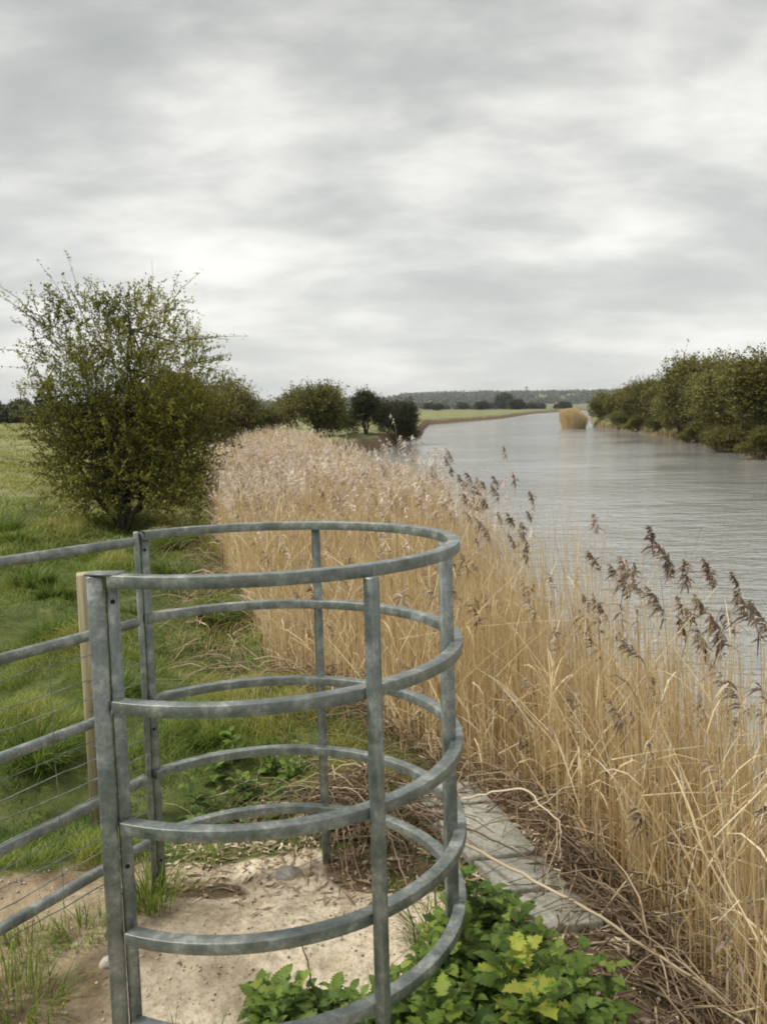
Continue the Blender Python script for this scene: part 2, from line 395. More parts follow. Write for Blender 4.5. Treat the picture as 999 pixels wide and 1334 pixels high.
# ------------------------------------------------------------------ concrete slabs along the bank edge
slab_lbl = ['farthest grey slab, partly under the hoops and dead stems', 'second slab from the far end beside the right upright', 'middle slab of the five along the bank edge',
            'fourth slab from the far end beside the green nettles', 'nearest grey slab, dipping into the dead stems']
SA, SB = np.array([.365, 3.28]), np.array([.672, 2.33])          # river side edge of the row of slabs
for i in range(5):
    t0, t1 = i / 5 + .008, (i + 1) / 5 - .008
    wa, wb = [np.array([-.34, -.06]) * (1 - .45 * t_) for t_ in (t0, t1)]; jit = rng.normal(0, .004, 2)
    cs = [SA + (SB - SA) * t1 + wb + jit, SA + (SB - SA) * t1 + jit, SA + (SB - SA) * t0 + jit, SA + (SB - SA) * t0 + wa + jit]
    cen = sum(cs) / 4; seg = 10; pts = []; H = .045
    for k in range(4):
        for j in range(seg): pts.append(cs[k] * (1 - j / seg) + cs[(k + 1) % 4] * j / seg - cen + rng.normal(0, .002, 2))
    n = len(pts); pts = np.array(pts)
    V = np.concatenate([np.c_[pts, np.full(n, -H)], np.c_[pts, np.full(n, -.006)], np.c_[pts * .97, rng.normal(0, .0006, n)], [[0, 0, .001]]])
    q = []; t = []
    for j in range(n):
        k = (j + 1) % n
        q += [(j, k, n + k, n + j), (n + j, n + k, 2 * n + k, 2 * n + j)]; t.append((2 * n + j, 2 * n + k, 3 * n))
    mb = MB(); mb.add(V, q, t); o = mb.build('concrete_slab', M_slab)
    o.location = (cen[0], cen[1], .022 - .004 * i); o.rotation_euler = (R(rng.normal(0, .8)), R(rng.normal(1.5, .8)), 0)
    tag(o, slab_lbl[i], 'slab', 'concrete slabs along the bank edge')

# ------------------------------------------------------------------ grass
def blades(mb, x, y, h, w, lean, rnd, K=4, zoff=-.01, dirv=None):
    n = len(x); z = height(x, y) + zoff
    a = rng.uniform(0, 2 * math.pi, n) if dirv is None else dirv
    d = np.stack([np.cos(a), np.sin(a), 0 * a], -1)
    t = np.linspace(0, 1, K)[None, :, None]
    base = np.stack([x, y, z], -1)[:, None, :]
    h = h[:, None, None]; lean = lean[:, None, None]
    P = base + np.array([0, 0, 1.]) * h * (t - .42 * lean * t ** 2) + d[:, None, :] * h * lean * t ** 2
    a2 = a + math.pi / 2 + rng.normal(0, .5, n); sd = np.stack([np.cos(a2), np.sin(a2), 0 * a], -1)
    wid = w[:, None] * np.array([1., .85, .6, .06])[None, :K] if K == 4 else w[:, None] * np.linspace(1, .08, K)[None]
    ribbons(mb, P, sd, wid, rnd)
def rej(n, x0, x1, y0, y1): return rng.uniform(x0, x1, n), rng.uniform(y0, y1, n)
def tree_shade_clear(x, y): return np.hypot((x + 3.7) / 1.0, (y - 11.) / .8) < .8
mb = MB()
for (n, x0, x1, y0, y1, hh, ww) in ((100000, -2.8, .3, 2.2, 5.2, .074, .0036), (95000, -5.5, -.4, 5.0, 10.5, .088, .0062), (60000, -12, -1.5, 10, 22, .12, .012)):
    x, y = rej(n, x0, x1, y0, y1)
    cl = vnoise(x * 1.6, y * 1.6, 1); c2 = vnoise(x * 5, y * 5, 22); c3 = vnoise(x * .6, y * .6, 33)
    keep = (x < xT(y) - .02 + .15 * c2 - .3 * (y < 3.5)) & (dirt_mask(x, y) < .25 + .5 * (c2 > .72)) & (rng.random(n) < .35 + .9 * c2) & (y > .45 * np.abs(x))
    keep &= ~((y < 3.1) & (x > -.62) & (x < .4) & (rng.random(n) < .8))
    x, y, cl, c2, c3 = [a[keep] for a in (x, y, cl, c2, c3)]; n = len(x)
    h = hh * (.15 + 1.25 * cl ** 1.8 + 1.5 * c2 ** 3) * rng.uniform(.6, 1.35, n) * np.where(y > 12, .75, 1)
    rnd = np.clip(-.05 + .55 * c3 + .9 * (cl - .35) + .5 * (c2 - .5) + rng.normal(0, .13, n), 0, .8) + (rng.random(n) < .06) * .3
    edge_ = sst(-.9, -.1, x - xT(y)) * (rng.random(n) < .5); rnd = np.where(edge_ > .3, rng.uniform(.75, 1, n), rnd)
    rnd = np.clip(rnd, 0, 1)
    wind = vnoise(x * 1.1, y * 1.1, 44) * 5 + rng.normal(0, .9, n)
    blades(mb, x, y, h, ww * rng.uniform(.6, 1.3, n), np.clip(rng.normal(.75, .3, n), .1, 1.4), rnd, dirv=wind)
tag(mb.build('grass', M_grass), 'rough green grass growing on the bank left of the reeds', 'grass', kind='stuff')
mb = MB()
n = 90000; y = 9 + 110 * rng.random(n) ** 1.7; x = -y * rng.uniform(.12, .62, n) - 1.0
c = vnoise(x * .35, y * .35, 5); c2 = vnoise(x * 1.7, y * 1.2, 6)
keep = (x < xT(y)) & (rng.random(n) < .3 + c2); x, y, c, c2 = x[keep], y[keep], c[keep], c2[keep]; n = len(x)
blades(mb, x, y, (.07 + .0016 * y) * (.5 + c2) , .009 + .0011 * y, rng.uniform(.3, 1.2, n), np.clip(.1 + .7 * c + rng.normal(0, .15, n), 0, 1), K=3)
tag(mb.build('meadow_grass', M_field), 'pale yellow green pasture grass beyond the hawthorn', 'grass', kind='stuff')
# single tufts on the bare earth
tl = [('tall grass tuft at the foot of the back gate post', -.765, 2.43, .19, 190, .08), ('dark grass tuft on bare earth in the bottom left corner', -.99, 1.94, .14, 260, .13),
      ('small grass tuft beside the foot of the front gate post', -.53, 1.77, .10, 120, .07), ('sparse grass tuft in front of the hoops on pale earth', -.42, 1.74, .11, 110, .06),
      ('low grass tuft left of the back gate post', -.93, 2.28, .09, 140, .09), ('short grass tuft on earth below the netting', -1.06, 2.19, .09, 140, .1), ('grass clump inside the hoops beside the nettles', .14, 2.22, .17, 200, .08)]
for lb, cx, cy, hh, n, rad in tl:
    mb = MB(); a = rng.uniform(0, 6.28, n); rr = rad * np.sqrt(rng.random(n)); x = cx + rr * np.cos(a); y = cy + rr * np.sin(a)
    blades(mb, x, y, hh * rng.uniform(.5, 1.3, n), .0038 * rng.uniform(.6, 1.3, n), np.clip(rng.normal(.7, .35, n), .05, 1.4), np.clip(rng.normal(.42, .2, n), 0, 1), dirv=a + rng.normal(0, .6, n))
    tag(mb.build('grass_tuft', M_grass), lb, 'grass tuft', 'grass tufts on the worn earth')

for cx, cy, hh in ((-3.05, 6.9, .22), (-2.75, 6.6, .18), (-1.5, 4.3, .16), (-2.3, 5.4, .2), (-.95, 4.9, .2), (-1.25, 5.9, .2), (-2.0, 7.6, .24), (-3.9, 8.4, .26), (-1.6, 3.55, .15), (-.85, 3.75, .15), (-2.3, 8.9, .28), (-4.6, 9.6, .3)):
    n = 520; mb = MB(); a = rng.uniform(0, 6.28, n); rr = hh * .7 * np.sqrt(rng.random(n)); x = cx + rr * np.cos(a); y = cy + rr * np.sin(a)
    blades(mb, x, y, hh * rng.uniform(.5, 1.25, n), (.004 + .0006 * cy) * rng.uniform(.6, 1.3, n), np.clip(rng.normal(.8, .3, n), .05, 1.4), np.clip(rng.normal(.22, .16, n), 0, 1), dirv=a + rng.normal(0, .5, n))
    tag(mb.build('grass_tussock', M_grass), 'dark green tussock standing in the lighter bank grass', 'tussock', 'dark tussocks in the bank grass')

# ------------------------------------------------------------------ reeds
OY = [-2, 1.0, 2.5, 3.5, 4.8, 7, 9.5, 14, 20, 28, 35, 50, 60]
OX = [3.4, 2.9, 2.3, 1.75, 1.15, .78, .48, -.15, -1.3, -2.3, -2.6, .5, 2.2]
def xO(y): return np.interp(y, OY, OX)
WIND = np.array([-.75, .25, 0.])
def reed_parts(stem, leafm, plume, x, y, H, rad, far, K=5, plume_p=1.0, strands=26, leafn=3, bend=.08, rn=None):
    n = len(x); z0 = np.maximum(height(x, y), WATER - .25) - .02
    a = rng.uniform(0, 6.28, n); t = np.linspace(0, 1, K)[None, :, None]
    d = np.stack([np.cos(a), np.sin(a), 0 * a], -1) * (rng.gamma(2, bend / 2, n) + (rng.random(n) < .05) * .18)[:, None] + WIND * .05 * rng.uniform(0, 1.5, n)[:, None]
    top = (H - z0)[:, None, None]
    base = np.stack([x, y, z0], -1)[:, None, :]
    P = base + np.array([0, 0, 1.]) * top * t + d[:, None, :] * top * (t * .5 + t ** 2 * .7)
    rn = np.clip(rng.normal(.58, .2, n), 0, 1) if rn is None else rn
    tubes(stem, P, rad[:, None] * np.linspace(1, .35, K)[None], 3, rn)
    # leaves
    m = n * leafn
    if m:
        i = rng.integers(0, n, m); tt = rng.uniform(.12, .92, m); q = P[i]; f = tt * (K - 1); k0 = np.minimum(f.astype(int), K - 2); fr = (f - k0)[:, None]
        B = q[np.arange(m), k0] * (1 - fr) + q[np.arange(m), k0 + 1] * fr
        an = rng.uniform(0, 6.28, m); dd = np.stack([np.cos(an), np.sin(an), 0 * an], -1) * .38 + WIND * .4 * (rng.random(m) < .5)[:, None]
        L = rng.uniform(.16, .42, m)[:, None, None]; u = np.linspace(0, 1, 4)[None, :, None]; dr = (rng.uniform(.0, .75, m) ** 1.5)[:, None, None]
        LP = B[:, None, :] + dd[:, None, :] * L * u + np.array([0, 0, 1.]) * L * (u * .75 - dr * u ** 2)
        sd = unit(np.cross(dd, [0, 0, 1.]) + rng.normal(0, .25, (m, 3)))
        ribbons(leafm, LP, sd, (rad[i] * 2.6)[:, None] * np.array([.6, 1, .7, .1])[None], np.clip(rn[i] + rng.normal(0, .15, m), 0, 1))
    sel = np.where(rng.random(n) < plume_p)[0]
    if len(sel) and plume is not None:
        m = len(sel); T = P[sel, -1]; D = unit(P[sel, -1] - P[sel, -2])
        L = rng.uniform(.07, .19, m)
        w = unit(WIND + rng.normal(0, .6, (m, 3))); w[:, 2] = 0
        ii = np.repeat(np.arange(m), strands); k = len(ii)
        s = rng.random(k) ** .8
        axis = D[ii] * (L[ii] * s)[:, None] + w[ii] * (L[ii] * .45 * s ** 1.6)[:, None] - np.array([0, 0, 1.]) * (L[ii] * .12 * s ** 2)[:, None]
        B = T[ii] + axis - D[ii] * .02
        prof = np.sin(np.clip(s * .9 + .1, 0, 1) * math.pi) * .75 + .25
        dd = unit(w[ii] * .7 + rng.normal(0, .6, (k, 3)) + D[ii] * .30)
        sl = (L[ii] * .38 * prof * rng.uniform(.6, 1.2, k))[:, None, None]
        u = np.linspace(0, 1, 3)[None, :, None]
        SP = B[:, None, :] + dd[:, None, :] * sl * u - np.array([0, 0, 1.]) * sl * u ** 2 * .55
        wd = (np.where(far[sel][ii], .014, .0095) * rng.uniform(.6, 1.3, k))[:, None] * np.array([.5, 1, .25])[None]
        pr = np.clip(rng.normal(.5, .2, m)[ii] + rng.normal(0, .15, k), 0, 1)
        ribbons(plume, SP, unit(np.cross(dd, rng.normal(0, 1, (k, 3)))), wd, pr)
    return P
def reedtop(x, y, n): return .80 + .30 * (vnoise(x * .8, y * .8, 51) - .5) + .26 * (vnoise(x * 2.6, y * 2.6, 52) - .5) + rng.normal(0, .11, n) - .12 * rng.exponential(1, n)
stem, lf, plN, plF = MB(), MB(), MB(), MB()
# nearest belt
n = 34000; y = .9 + 7.6 * rng.random(n) ** 1.35; x = xT(y) + (xO(y) - xT(y)) * rng.random(n)
u = (x - xT(y)) / (xO(y) - xT(y)); wdt = xO(y) - xT(y)
dens = (.62 + .15 * (y > 3.4)) * (1 - .70 * sst(.55, 1., u) * (y < 5.5)) * (.45 + .9 * vnoise(x * 4, y * 4, 60)) * np.clip(wdt / 2, .3, 1)
keep = (rng.random(n) < dens) & (u > np.where(y < 3.3, .08, .02)) & (x < .52 * y + .35)
x, y, u = x[keep], y[keep], u[keep]; n = len(x)
H = reedtop(x, y, n) - .25 * sst(.3, 0, u) - .33 * sst(.4, .85, u) * (1 - sst(4.2, 5.6, y)) - .30 * (1 - sst(3.0, 4.4, y)) * rng.random(n)
short = rng.random(n) < .38; H = np.where(short, H - rng.uniform(.2, 1.0, n), H); H = np.maximum(H, -.2)
reed_parts(stem, lf, plN, x, y, H, rng.uniform(.0016, .0034, n), np.zeros(n, bool), 5, .03, 22, 1, .035)
# middle and far belt
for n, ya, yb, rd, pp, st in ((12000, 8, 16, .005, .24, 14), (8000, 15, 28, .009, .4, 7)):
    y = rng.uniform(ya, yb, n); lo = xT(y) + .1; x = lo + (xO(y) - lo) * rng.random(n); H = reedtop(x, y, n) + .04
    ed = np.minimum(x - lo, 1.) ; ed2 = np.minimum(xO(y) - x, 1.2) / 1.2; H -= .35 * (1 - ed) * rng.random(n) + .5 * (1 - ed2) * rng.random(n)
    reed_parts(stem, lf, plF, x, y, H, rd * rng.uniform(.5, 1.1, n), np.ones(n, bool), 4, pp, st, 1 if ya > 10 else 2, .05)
n = 2600; y = rng.uniform(3.8, 9, n); x = xT(y) + (xO(y) - xT(y)) * rng.uniform(.05, 1, n)
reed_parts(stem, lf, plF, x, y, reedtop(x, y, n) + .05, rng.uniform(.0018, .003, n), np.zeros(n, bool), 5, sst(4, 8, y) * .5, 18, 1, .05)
# collapsed and slanting stems
n = 650; y = rng.uniform(1.2, 6.5, n); x = xT(y) + .12 + (xO(y) - xT(y)) * rng.random(n) ** 1.4 * .8
z = np.maximum(height(x, y), WATER) + rng.uniform(0, .55, n); a = rng.normal(.6, 1.2, n); el = rng.uniform(.1, 1.3, n); L = rng.uniform(.35, 1.1, n)
d = np.stack([np.cos(a) * np.cos(el), np.sin(a) * np.cos(el), np.sin(el)], -1)
t = np.linspace(0, 1, 4)[None, :, None]
P = np.stack([x, y, z], -1)[:, None, :] + d[:, None, :] * L[:, None, None] * t - np.array([0, 0, .12]) * (L[:, None, None] * t ** 2)
keep = P[:, -1, 0] > xT(P[:, -1, 1]) + .1
tubes(stem, P[keep], rng.uniform(.0018, .0035, keep.sum())[:, None] * np.linspace(1, .5, 4)[None], 3, np.clip(rng.normal(.62, .22, keep.sum()), 0, 1))
rb = empty('reed_bed'); tag(rb, 'dense bed of straw coloured dead reeds along the left bank', 'reeds', kind='stuff')
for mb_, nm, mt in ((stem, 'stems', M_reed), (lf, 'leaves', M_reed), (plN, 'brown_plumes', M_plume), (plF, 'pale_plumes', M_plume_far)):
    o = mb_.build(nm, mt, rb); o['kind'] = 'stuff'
# single tall reeds with brown heads, on the water side
cl = [(1.20, 3.42, .90, 7, .09, 'beside the gap of open water right of the gate'), (1.26, 3.3, .72, 5, .06, ''), (1.46, 3.22, .82, 8, .10, ''), (.95, 4.4, .86, 6, .08, ''), (.86, 5.5, .95, 8, .14, ''),
      (1.15, 3.95, .70, 3, .12, ''), (.75, 6.9, .96, 9, .2, ''), (.62, 8.6, .98, 9, .3, '')]
for cx, cy, tz, k, sp, _ in cl:
    for j in range(k):
        x = np.array([cx + rng.normal(0, sp)]); y = np.array([cy + rng.normal(0, sp * 1.6)])
        s1, l1, p1 = MB(), MB(), MB(); r0 = empty('plumed_reed', (float(x[0]), float(y[0]), WATER))
        reed_parts(s1, l1, p1, x, y, np.array([tz + rng.normal(-.04, .06)]), np.array([.0026]), np.array([False]), 6, 1.0, 60, 1, .02, np.array([.7]))
        for m_ in (s1, l1, p1): m_.v = [v - np.array([x[0], y[0], WATER]) for v in m_.v]
        s1.build('stem', M_reed, r0); l1.build('leaf', M_reed, r0); p1.build('plume', M_plume, r0)
        tag(r0, 'tall dead reed with a drooping brown plume standing against the river', 'reed', 'tall plumed reeds at the water side')
# reed clump across the river
rc = empty('reed_clump', (20.75, 88, WATER)); mb, pm = MB(), MB()
n = 1500; a = rng.uniform(0, 6.28, n); rr = np.sqrt(rng.random(n)); bx = 1.25 * rr * np.cos(a); by = 1.5 * rr * np.sin(a)
h = (2.25 - .7 * np.maximum(bx, 0)) * (1 - .45 * rng.random(n) ** 3) * (1 - .14 * rr ** 2) + .1 * np.sin(bx * 5 + by * 3); t = np.linspace(0, 1, 3)[None, :, None]
P = np.stack([bx, by, 0 * bx], -1)[:, None, :] + np.array([0, 0, 1.]) * h[:, None, None] * t + np.stack([bx * .2 + rng.normal(0, .16, n), by * .15 + rng.normal(0, .16, n), 0 * bx], -1)[:, None, :] * t
tubes(mb, P, np.full((n, 3), .022) * np.array([1, .8, .5]), 3, np.clip(rng.normal(.6, .18, n), 0, 1)); mb.build('stems', M_reed, rc)
tag(rc, 'small straw coloured reed clump standing out from the far right bank', 'reed clump')

# ------------------------------------------------------------------ dead stems and brambles
mb = MB()
def stems(n, fx, L0, L1, r0, r1, zr, mbx, arch=.5, rn=(.4, .2)):
    x, y = fx(n); z = height(x, y) + rng.uniform(0, zr, n); a = rng.uniform(0, 6.28, n); el = rng.uniform(-.05, .75, n); L = rng.uniform(L0, L1, n)
    d = np.stack([np.cos(a) * np.cos(el), np.sin(a) * np.cos(el), np.sin(el)], -1); K = 6; t = np.linspace(0, 1, K)[None, :, None]
    P = np.stack([x, y, z], -1)[:, None, :] + d[:, None, :] * L[:, None, None] * t - np.array([0, 0, arch]) * (L[:, None, None] * t ** 2)
    P = P + np.cumsum(rng.normal(0, .012, P.shape), 1)
    g = height(P[..., 0], P[..., 1]) + .006; P[..., 2] = np.maximum(P[..., 2], g)
    tubes(mbx, P, rng.uniform(r0, r1, n)[:, None] * np.linspace(1, .45, K)[None], 4, np.clip(rng.normal(*rn, n), 0, 1))
def band(s0, s1, y0, y1):
    def f(n):
        y = rng.uniform(y0, y1, n); return xT(y) + rng.uniform(s0, s1, n), y
    return f
def disc(cx, cy, rx, ry):
    def f(n):
        a = rng.uniform(0, 6.28, n); r = np.sqrt(rng.random(n)); return cx + rx * r * np.cos(a), cy + ry * r * np.sin(a)
    return f
stems(620, band(-.02, .22, 1.2, 3.2), .15, .6, .0016, .0045, .12, mb, .6, (.35, .2))
stems(500, band(-.45, .15, 4.2, 9.5), .2, .6, .002, .005, .1, mb, .6, (.55, .25))
stems(420, band(-.1, .3, 3.1, 4.6), .15, .5, .0016, .004, .1, mb, .6, (.4, .22))
stems(420, disc(-.06, 2.98, .30, .20), .12, .42, .0014, .004, .10, mb, .6, (.35, .22))
stems(120, disc(-.35, 3.15, .35, .25), .12, .4, .0014, .003, .08, mb, .6, (.6, .22))
tag(mb.build('bramble_tangle', M_twig), 'tangled dead brown stems between the slabs and the reeds', 'dead stems', kind='stuff')
# leaf litter and straw bits on the earth
mb = MB(); n = 2600
x, y = disc(-.1, 2.75, .75, .42)(n); z = height(x, y) + .004; a = rng.uniform(0, 6.28, n)
keep = rng.random(n) < np.clip((y - 2.35) / .45, .12, 1); x, y, z, a = x[keep], y[keep], z[keep], a[keep]; n = len(x)
P0 = np.stack([x, y, z], -1); d = np.stack([np.cos(a), np.sin(a), rng.uniform(-.05, .25, n)], -1)
x2, y2 = disc(.68, 2.0, .28, .42)(500); a2 = rng.uniform(0, 6.28, 500); P0 = np.concatenate([P0, np.stack([x2, y2, height(x2, y2) + .005], -1)]); d = np.concatenate([d, np.stack([np.cos(a2), np.sin(a2), rng.uniform(-.05, .3, 500)], -1)]); n += 500
leaves(mb, P0, d, np.array([0, 0, 1.]) + rng.normal(0, .4, (n, 3)), rng.uniform(.015, .07, n), rng.uniform(.004, .016, n), np.clip(rng.normal(.7, .25, n), 0, 1))
tag(mb.build('leaf_litter', M_twig), 'dry leaves and straw scattered on the earth round the gate', 'leaf litter', kind='stuff')
mb = MB(); n = 5200; x, y = disc(-.55, 2.0, .95, .85)(n); keep = dirt_mask(x, y) > .4; keep &= vnoise(x * 5, y * 5, 61) > .35; x, y = x[keep], y[keep]; n = len(x)
r_ = .0016 + .0045 * rng.random(n) ** 4; c = np.stack([x, y, height(x, y) + r_ * .3], -1)
o8 = np.array([(1, 0, 0), (0, 1, 0), (-1, 0, 0), (0, -1, 0), (0, 0, .8), (0, 0, -.8)]); v = c[:, None, :] + o8[None] * r_[:, None, None] * rng.uniform(.6, 1.4, (n, 6, 1))
ft = np.array([(0, 1, 4), (1, 2, 4), (2, 3, 4), (3, 0, 4), (1, 0, 5), (2, 1, 5), (3, 2, 5), (0, 3, 5)])
mb.add(v, None, (np.arange(n)[:, None, None] * 6 + ft[None]).reshape(-1, 3), rnd=np.repeat(rng.random(n), 6))
tag(mb.build('grit', plant_mat('grit', [(0, (.22, .16, .10)), (.5, (.45, .36, .26)), (1, (.68, .62, .52))], 0, .9)), 'grit and crumbs of soil on the pale earth', 'grit', kind='stuff')
# stones
m, nt, b = mat('flint'); nt.links.new(ramp(nt, noise(nt, 20, 4), [(.35, (.25, .22, .18)), (.65, (.55, .52, .46))]), b.inputs['Base Color']); b.inputs['Roughness'].default_value = .8; M_stone = m
def stone(x, y, r, label):
    import bmesh
    bm = bmesh.new(); bmesh.ops.create_icosphere(bm, subdivisions=3, radius=r)
    sd = rng.uniform(0, 9)
    for v in bm.verts:
        c = v.co.normalized(); k = .75 + .5 * float(vnoise(c.x * 1.7 + sd, c.y * 1.7 + c.z * 1.3, 7)); v.co = Vector((c.x * 1.25, c.y * .9, c.z * .55)) * r * k
    me = bpy.data.meshes.new('stone'); bm.to_mesh(me); bm.free(); me.materials.append(M_stone)
    o = bpy.data.objects.new('stone', me); col.objects.link(o); o.location = (x, y, float(height(x, y)) + r * .12); o.rotation_euler = (0, 0, rng.uniform(0, 6))
    tag(o, label, 'stone', 'stones on the worn earth')
stone(-.36, 2.66, .038, 'largest pale stone, at the far edge of the bare earth')
stone(-.80, 2.13, .026, 'pale stone just right of the front gate post')
for i in range(16):
    stone(rng.uniform(-1.0, .0), rng.uniform(1.75, 2.6), rng.uniform(.005, .013), 'tiny pale pebble on the bare earth by the gate')
# long single stems
def longstem(pts, r, label, rn=.9):
    pts = np.array(pts, float); t = np.linspace(0, 1, 24); k = np.linspace(0, 1, len(pts))
    P = np.stack([np.interp(t, k, pts[:, i]) for i in range(3)], -1)
    P[1:-1] = (P[:-2] + 2 * P[1:-1] + P[2:]) / 4; P += rng.normal(0, .0025, P.shape)
    mb = MB(); tubes(mb, P[None], r * np.linspace(1, .55, 24)[None], 6, rn)
    tag(mb.build('dead_stem', M_twig), label, 'dead stem', 'long dead stems by the slabs')
longstem([(.27, 2.70, .06), (.42, 2.42, .12), (.60, 2.18, .13), (.80, 2.0, .08), (.98, 1.93, -.02)], .006, 'long pale stem lying across the slabs towards the river', .88)
longstem([(.30, 3.05, .05), (.52, 2.92, .16), (.62, 2.72, .12), (.60, 2.62, .03)], .0045, 'pale stem arching over the farthest slabs', .95)
longstem([(.10, 2.9, .1), (.34, 2.72, .08), (.50, 2.52, .1), (.72, 2.30, .06)], .004, 'thin dark stem lying over the middle slabs', .3)
longstem([(.52, 2.30, .01), (.53, 2.29, .10), (.525, 2.30, .19), (.51, 2.31, .2)], .004, 'short pale stem hooked over the nearest slab', .97)
longstem([(-.14, 1.86, 0), (-.20, 1.90, .14), (-.235, 1.93, .27)], .003, 'upright dry weed stalk on the pale earth', .35)
longstem([(-.12, 2.92, .02), (-.02, 2.78, .12), (.02, 2.62, .10), (.07, 2.5, .01)], .005, 'dead stem hooped over the dark hollow inside the gate', .55)

# ------------------------------------------------------------------ nettles and broad leaved weeds
def serrated(n_=7, lobe=0.0):
    """outline of a toothed leaf, unit length along +x, with a midrib"""
    L, Rr = [], []
    for i in range(n_ * 2 + 1):
        t = i / (n_ * 2); w = .36 * math.sin(math.pi * min(t * .92 + .10, 1)) ** .8 * (1 - .25 * t)
        if lobe: w *= 1 + lobe * math.cos(t * 2 * math.pi * 2.5)
        if i % 2: w *= 1.28
        else: w *= .84
        if i == n_ * 2: w = 0
        L.append((t, w)); Rr.append((t, -w))
    return L, Rr
def leafset(mb, base, d, nrm, size, rn, lobe=0.0):
    L, Rr = serrated(7, lobe); k = len(L)
    d = unit(d); s = unit(np.cross(nrm, d)); nn = np.cross(d, s)
    v = []; curl = rng.uniform(.15, .45); fold = rng.uniform(.1, .4)
    for t, w in L: v.append(base + size * (d * t + s * w + nn * (abs(w) * fold - curl * t * t)))
    for t, w in L: v.append(base + size * (d * t + nn * (-curl * t * t)))
    for t, w in Rr: v.append(base + size * (d * t + s * w + nn * (abs(w) * fold - curl * t * t)))
    q = []
    for i in range(k - 1): q += [(i, i + 1, k + i + 1, k + i), (k + i, k + i + 1, 2 * k + i + 1, 2 * k + i)]
    mb.add(np.array(v), q, rnd=rn)
def nettle(x, y, H, label, group, matl=M_nettle, size=.06, lobe=0., tiers=6, shade=.5):
    z = float(height(x, y)); o = empty('nettle_plant' if matl is M_nettle else 'broad_leaved_weed', (x, y, z))
    ln = rng.normal(0, .12, 2); t = np.linspace(0, 1, 6)
    P = np.stack([ln[0] * H * t ** 2, ln[1] * H * t ** 2, H * t - .01], -1)
    mb = MB(); tubes(mb, P[None], .0028 * np.linspace(1, .5, 6)[None], 5, .4); mb.build('stem', M_nettle, o)
    mb = MB(); a0 = rng.uniform(0, 3.14)
    for i in range(tiers):
        f = .18 + .82 * i / (tiers - 1); c = P[0] * 0 + np.array([ln[0] * H * f ** 2, ln[1] * H * f ** 2, H * f])
        for k in range(2):
            a = a0 + i * 1.57 + k * 3.14 + rng.normal(0, .25); up = .15 + .5 * f + rng.normal(0, .12)
            d = np.array([math.cos(a), math.sin(a), up]); sz = size * (1.15 - .55 * f ** 2) * rng.uniform(.8, 1.2)
            st = c + unit(d) * .012
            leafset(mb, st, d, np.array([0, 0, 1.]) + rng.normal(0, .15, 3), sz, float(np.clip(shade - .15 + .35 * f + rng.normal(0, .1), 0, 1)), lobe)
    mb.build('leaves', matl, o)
    tag(o, label, 'nettle' if matl is M_nettle else 'weed', group)
spots = []
while len(spots) < 155:
    x = rng.uniform(-.34, .68); y = rng.uniform(1.55, 2.36)
    lim = 1.93 + .38 * sst(-.02, .28, x)           # far edge of the patch
    if y > lim or x > .80 - .12 * (y - 1.5) or x > xT(y) - .06: continue
    if y < 1.62 and rng.random() < .5: continue
    if x > .36 + .35 * (2.36 - y) ** 1.0 and y > 1.9: continue
    if x > .56 - .25 * max(0, y - 2.0): continue
    if min([math.hypot(x - a, y - b_) for a, b_ in spots] + [9]) < .040: continue
    spots.append((x, y))
for x, y in spots:
    H = rng.uniform(.09, .21) * (.85 if x < 0 else 1.0)
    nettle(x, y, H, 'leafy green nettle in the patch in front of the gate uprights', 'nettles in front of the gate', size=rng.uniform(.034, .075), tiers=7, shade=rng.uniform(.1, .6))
for i in range(26):
    x = rng.uniform(-.85, -.30); y = rng.uniform(2.95, 3.55)
    nettle(x, y, rng.uniform(.07, .14), 'small dark green weed on the bank beyond the back hoops', 'weeds beyond the back hoops', size=.05, tiers=5, shade=.4)
for x, y, h, lb in ((.285, 1.86, .22, 'weed with big yellow leaves, the leftmost yellow one by the gate'), (.375, 1.88, .21, 'weed with yellow green lobed leaves between two greener plants'),
                    (.36, 1.76, .22, 'lowest weed with bright yellow lobed leaves'), (.13, 1.74, .21, 'yellow green weed below the open end of the lowest hoop'), (.10, 1.66, .2, 'yellow green weed at the bottom edge near the middle')):
    nettle(x, y, h, lb, 'yellowing broad leaved weeds', M_yellow, .085, .22, 4, .5 if x > .2 else .05)

